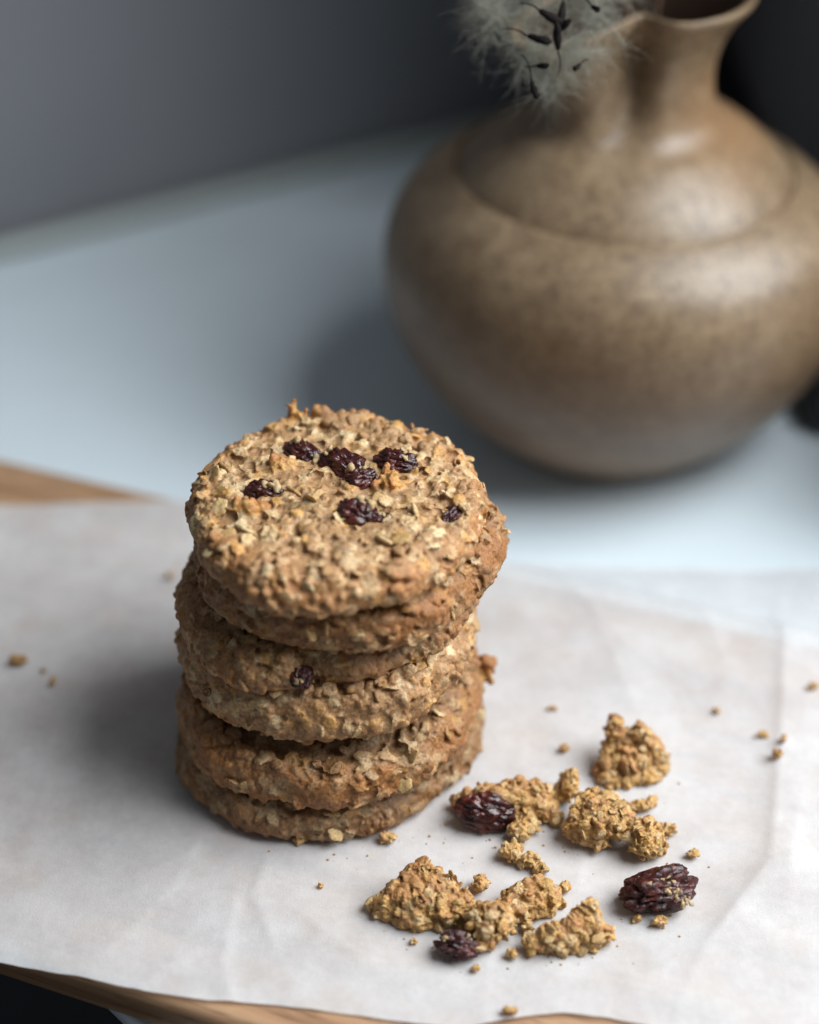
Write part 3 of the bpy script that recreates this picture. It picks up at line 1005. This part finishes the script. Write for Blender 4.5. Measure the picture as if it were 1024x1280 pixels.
# loose raisins
def loose_raisin(x, y, a, b_, c, seed, spin, label, tiltx=0.0, nb=6):
    rs = np.random.RandomState(seed)
    g = at(x, y, 0.0137 + c * 0.0008)
    me = raisin_mesh(seed, a, b_, c, 1.15)
    zmin = coords(me)[:, 2].min()
    o = link("raisin", me, M_RAISIN)
    o.location = (g[0], g[1], pz(g[0], g[1]) - zmin - 0.0003)
    o.rotation_euler = (tiltx, 0, spin)
    tag(o, label, "raisin", "loose raisins on the parchment")
    v = coords(me); n = normals(me)
    cand = np.where((n[:, 2] > 0.35) & (n[:, 1] < 0.3))[0]
    k0 = cand[rs.randint(len(cand))]
    for k in range(nb):                            # scraps of dough that cling to it
        kk = k0 if k < nb // 2 else cand[rs.randint(len(cand))]
        p = v[kk] + rs.normal(size=3) * 0.0009 * (k < nb // 2)
        s = link("dough_scrap", SCRAPS[k % len(SCRAPS)], M_COOKIE, o)
        orient(s, n[kk] + rs.normal(size=3) * .3, rs.rand() * 6, Vector(p))
        q = 0.5 + 0.6 * rs.rand(); s.scale = (q, q, q)
    return o


loose_raisin(823, 1112, 11.2, 6.6, 5.6, 611, 0.28, "large wrinkled loose raisin lying right of the broken pieces", nb=9)
loose_raisin(573, 1184, 6.0, 4.0, 3.4, 613, -0.1, "small dark raisin in front of the largest wedge", nb=3)


# ------------------------------------------------------------------ vase
def build_vase():
    cx, cy = 0.0918, 0.1850
    prof = [(0.0, 0.0015), (0.030, 0.0012), (0.037, 0.0), (0.0410, 0.0008), (0.0455, 0.0050), (0.0545, 0.0135), (0.0642, 0.0245), (0.0722, 0.0375), (0.0770, 0.0510), (0.0780, 0.0620),
            (0.0766, 0.0740), (0.0722, 0.0838), (0.0664, 0.0904), (0.0608, 0.0946), (0.0566, 0.0969), (0.0550, 0.0974), (0.0540, 0.0966), (0.0532, 0.0974), (0.0522, 0.0988), (0.0484, 0.1030), (0.0428, 0.1078), (0.0368, 0.1119),
            (0.0304, 0.1152), (0.0266, 0.1198), (0.0245, 0.1280), (0.0245, 0.1360), (0.0266, 0.1440), (0.0300, 0.1500), (0.0330, 0.1540), (0.0333, 0.1562), (0.0315, 0.1562),
            (0.0290, 0.1530), (0.0245, 0.1450), (0.0212, 0.1370), (0.0212, 0.1290), (0.0235, 0.1210), (0.0290, 0.1110), (0.0440, 0.0985), (0.0600, 0.0880), (0.0710, 0.0640), (0.0660, 0.0300), (0.0400, 0.0080), (0.0, 0.0060)]
    P = np.array(prof)
    # smooth Catmull-Rom through the profile
    L = np.concatenate([[0], np.cumsum(np.linalg.norm(np.diff(P, axis=0), axis=1))])
    Q = []
    for k in range(len(P) - 1):
        a = P[max(k - 1, 0)]; b_ = P[k]; c = P[k + 1]; d = P[min(k + 2, len(P) - 1)]
        for t in np.linspace(0, 1, 6, endpoint=False):
            Q.append(0.5 * (2 * b_ + (c - a) * t + (2 * a - 5 * b_ + 4 * c - d) * t * t + (3 * b_ - a - 3 * c + d) * t ** 3))
    Q.append(P[-1]); Q = np.array(Q); Q[:, 0] = np.maximum(Q[:, 0], 1e-5)
    na = 256
    A = np.linspace(0, 2 * np.pi, na, endpoint=False)
    r = np.repeat(Q[None, :, 0], na, 0); z = np.repeat(Q[None, :, 1], na, 0)
    # pulled spout: a narrow trough leaning out to the front left, pinched in at both sides
    sp = math.radians(222)
    d = ((A - sp + np.pi) % (2 * np.pi) - np.pi)[:, None]
    hh = np.clip((z - 0.108) / 0.048, 0, 1)
    r = r + 0.0190 * np.exp(-(np.abs(d) / 0.40) ** 2.2) * hh ** 1.1
    r = r - 0.0095 * (np.exp(-((d - 0.66) / 0.26) ** 2) + np.exp(-((d + 0.66) / 0.26) ** 2)) * np.clip(hh * 1.6, 0, 1)
    z = z - 0.0050 * np.exp(-(d / 0.36) ** 2) * hh ** 3
    # hand-thrown: slightly uneven
    wob = 1 + 0.006 * np.sin(A * 2 + 1)[:, None] + 0.003 * np.sin(A[:, None] * 3 + z * 60)
    r = r * wob
    X = r * np.cos(A)[:, None]; Y = r * np.sin(A)[:, None]
    X = X + 0.002 * hh                              # neck leans a touch to the right
    v = np.stack([X, Y, z], -1).reshape(-1, 3)
    m = Q.shape[0]
    i = np.arange(na * m).reshape(na, m); j = np.roll(i, -1, 0)
    f = np.stack([i[:, :-1], j[:, :-1], j[:, 1:], i[:, 1:]], -1).reshape(-1, 4)
    me = mesh_np("vase", v, f)
    o = link("vase", me, M_VASE)
    me.materials.append(M_INSIDE)
    mi = np.zeros((na, m - 1), dtype=np.int32); mi[:, 30 * 6 + 3:] = 1
    me.polygons.foreach_set('material_index', mi.ravel())
    o.location = (cx, cy, 0.0006)
    tag(o, "round brown stoneware vase with a pinched spout, behind the cookies", "vase")
    return o


vase = build_vase()


# ------------------------------------------------------------------ dried seed head
def tubes(paths, sides=3):
    """paths: (points n x 3, radii n) -> arrays"""
    V, F_ = [], []; o = 0
    for pts, rad in paths:
        pts = np.asarray(pts); n = len(pts)
        t = np.gradient(pts, axis=0); t /= np.linalg.norm(t, axis=1)[:, None] + 1e-12
        h = np.where(np.abs(t[:, [2]]) < 0.9, np.array([[0, 0, 1.0]]), np.array([[1.0, 0, 0]]))
        a = np.cross(t, h); a /= np.linalg.norm(a, axis=1)[:, None] + 1e-12
        b_ = np.cross(t, a)
        ph = np.arange(sides) * 2 * np.pi / sides
        ring = pts[:, None, :] + np.asarray(rad)[:, None, None] * (np.cos(ph)[None, :, None] * a[:, None, :] + np.sin(ph)[None, :, None] * b_[:, None, :])
        V.append(ring.reshape(-1, 3))
        i = np.arange(n * sides).reshape(n, sides) + o; j = np.roll(i, -1, 1)
        F_.append(np.stack([i[:-1], j[:-1], j[1:], i[1:]], -1).reshape(-1, 4))
        o += n * sides
    return np.concatenate(V), np.concatenate(F_)


def bez(ps, n):
    ps = [np.asarray(p, float) for p in ps]
    t = np.linspace(0, 1, n)[:, None]
    if len(ps) == 3: return (1 - t) ** 2 * ps[0] + 2 * t * (1 - t) * ps[1] + t * t * ps[2]
    return (1 - t) ** 3 * ps[0] + 3 * t * (1 - t) ** 2 * ps[1] + 3 * t * t * (1 - t) * ps[2] + t ** 3 * ps[3]


def deep(x, y, d): return CAM + ray(x, y) * d


def build_seed_head():
    rs = np.random.RandomState(77)
    base = np.array([0.0918, 0.185, 0.10])
    root = empty("dried_seed_head", base)
    hub = deep(700, 18, 0.446)                       # where the plumes spring from
    loc = lambda p: np.asarray(p) - base
    # stem: up out of the vase, over the rim and down into the head
    s1 = bez([(0.100, 0.190, 0.060), (0.0895, 0.1700, 0.150), (0.0800, 0.155, 0.215), tuple(hub + np.array([0.002, 0.001, 0.004]))], 40)
    v, f = tubes([(loc(s1), np.linspace(0.0011, 0.0006, 40))], 10)
    link("stem", mesh_np("stem", v, f), M_STEM, root)
    s2 = bez([(0.097, 0.1880, 0.060), (0.0955, 0.182, 0.13), (0.0960, 0.178, 0.17), (0.105, 0.180, 0.23)], 30)
    v, f = tubes([(loc(s2), np.linspace(0.0010, 0.0006, 30))], 10)
    link("stem", mesh_np("stem", v, f), M_STEM, root)
    # seeds with their curved tails: seed pixel, tail end pixel, size
    SD = [((690, 22), (650, 4), 3.4, 0.0), ((703, 14), (706, -14), 2.6, 0.3), ((706, 32), (690, 50), 1.8, 0.2), ((697, 46), (698, 92), 3.0, 0.0),
          ((674, 49), (628, 36), 2.8, 0.0), ((678, 82), (655, 82), 1.6, 0.0), ((668, 112), (652, 68), 2.3, 0.0), ((721, 84), (735, 74), 1.4, 0.4), ((744, 10), (714, -12), 1.2, 0.2)]
    dirs = [(-1, -.1), (.2, -1), (0.3, 1), (-.1, 1), (1, -.25), (1, .35), (.5, 1), (1, -.4), (.5, 1)]
    for (sx, sy), (tx, ty), L, dz in zip([s[0] for s in SD], [s[1] for s in SD], [s[2] for s in SD], [s[3] for s in SD]):
        pass
    for k, ((sx, sy), (tx, ty), L, dz) in enumerate(SD):
        dep = 0.440 + 0.006 * dz
        c = loc(deep(sx, sy, dep)); e = loc(deep(tx, ty, dep + 0.003))
        ax = c - e if k not in (0,) else np.array([0.8, 0.1, -0.5])
        ax = ax / (np.linalg.norm(ax) + 1e-9)
        t = np.linspace(-1, 1, 11)
        pts = c + ax * (t * L * 0.00125)[:, None]
        rad = 0.00098 * (L / 2.6) ** 0.5 * np.sqrt(np.clip(1 - t ** 2, 0, 1)) ** 0.9 * (1 + 0.25 * t) + 0.00004
        v, f = tubes([(pts, rad)], 10)
        v = v + 0.00045 * np.stack([noise(v * 700 + k), noise(v * 700 + 9 + k), noise(v * 700 + 5)], 1) + 0.0002 * noise(v * 2000)[:, None]
        so = link("seed", mesh_np("seed", v, f), M_SEED, root)
        st = pts[0]
        mid = (st + e) / 2 + np.cross(e - st, FW) * (0.22 if k % 2 else -0.22)
        v, f = tubes([(bez([st, mid, e], 14), np.linspace(0.00024, 0.00012, 14))], 6)
        link("seed_tail", mesh_np("seed_tail", v, f), M_SEED, so)
    # silky plumes: each a curved spine set with fine hairs
    paths = []
    anchors = []
    for k in range(64):
        u = rs.rand()
        x = 575 + 195 * rs.rand() ** 0.65; top = np.interp(x, [540, 600, 640, 700, 740, 775], [-8, 22, 98, 102, 64, 22])
        y = -60 + (top + 60) * rs.rand() ** 0.75
        anchors.append((x, y))
    for x, y in anchors:
        dep = 0.448 + abs(rs.normal()) * 0.012
        p0_ = deep(x, y, dep)
        dr = rs.normal(size=3) + 0.9 * (p0_ - hub) / (np.linalg.norm(p0_ - hub) + 1e-6); dr /= np.linalg.norm(dr)
        Lp = 0.010 + 0.010 * rs.rand()
        side = np.cross(dr, rs.normal(size=3)); side /= np.linalg.norm(side)
        sp_ = bez([p0_ - dr * Lp * 0.5, p0_ + side * Lp * 0.35, p0_ + dr * Lp * 0.5 + side * 0.1 * Lp], 12)
        paths.append((loc(sp_), np.full(12, 0.00008)))
        for h in range(92):
            q = rs.rand(); ii = min(int(q * 11), 10); b0 = sp_[ii] + (sp_[ii + 1] - sp_[ii]) * rs.rand()
            hd = rs.normal(size=3); hd -= dr * (hd @ dr) * 0.5; hd = hd / np.linalg.norm(hd) + dr * 0.4
            l = 0.0025 + 0.0050 * rs.rand()
            bend = rs.normal(size=3) * l * 0.45
            hp = bez([b0, b0 + hd * l * 0.5 + bend * 0.5, b0 + hd * l + bend], 5)
            paths.append((loc(hp), np.linspace(0.000034, 0.000014, 5)))
    v, f = tubes(paths, 3)
    fl_ = link("fluff", mesh_np("fluff", v, f), M_FLUFF, root)
    fl_['kind'] = 'stuff'
    tag(root, "dried fluffy seed head with dark seeds, leaning out of the vase", "dried flower")
    return root


build_seed_head()
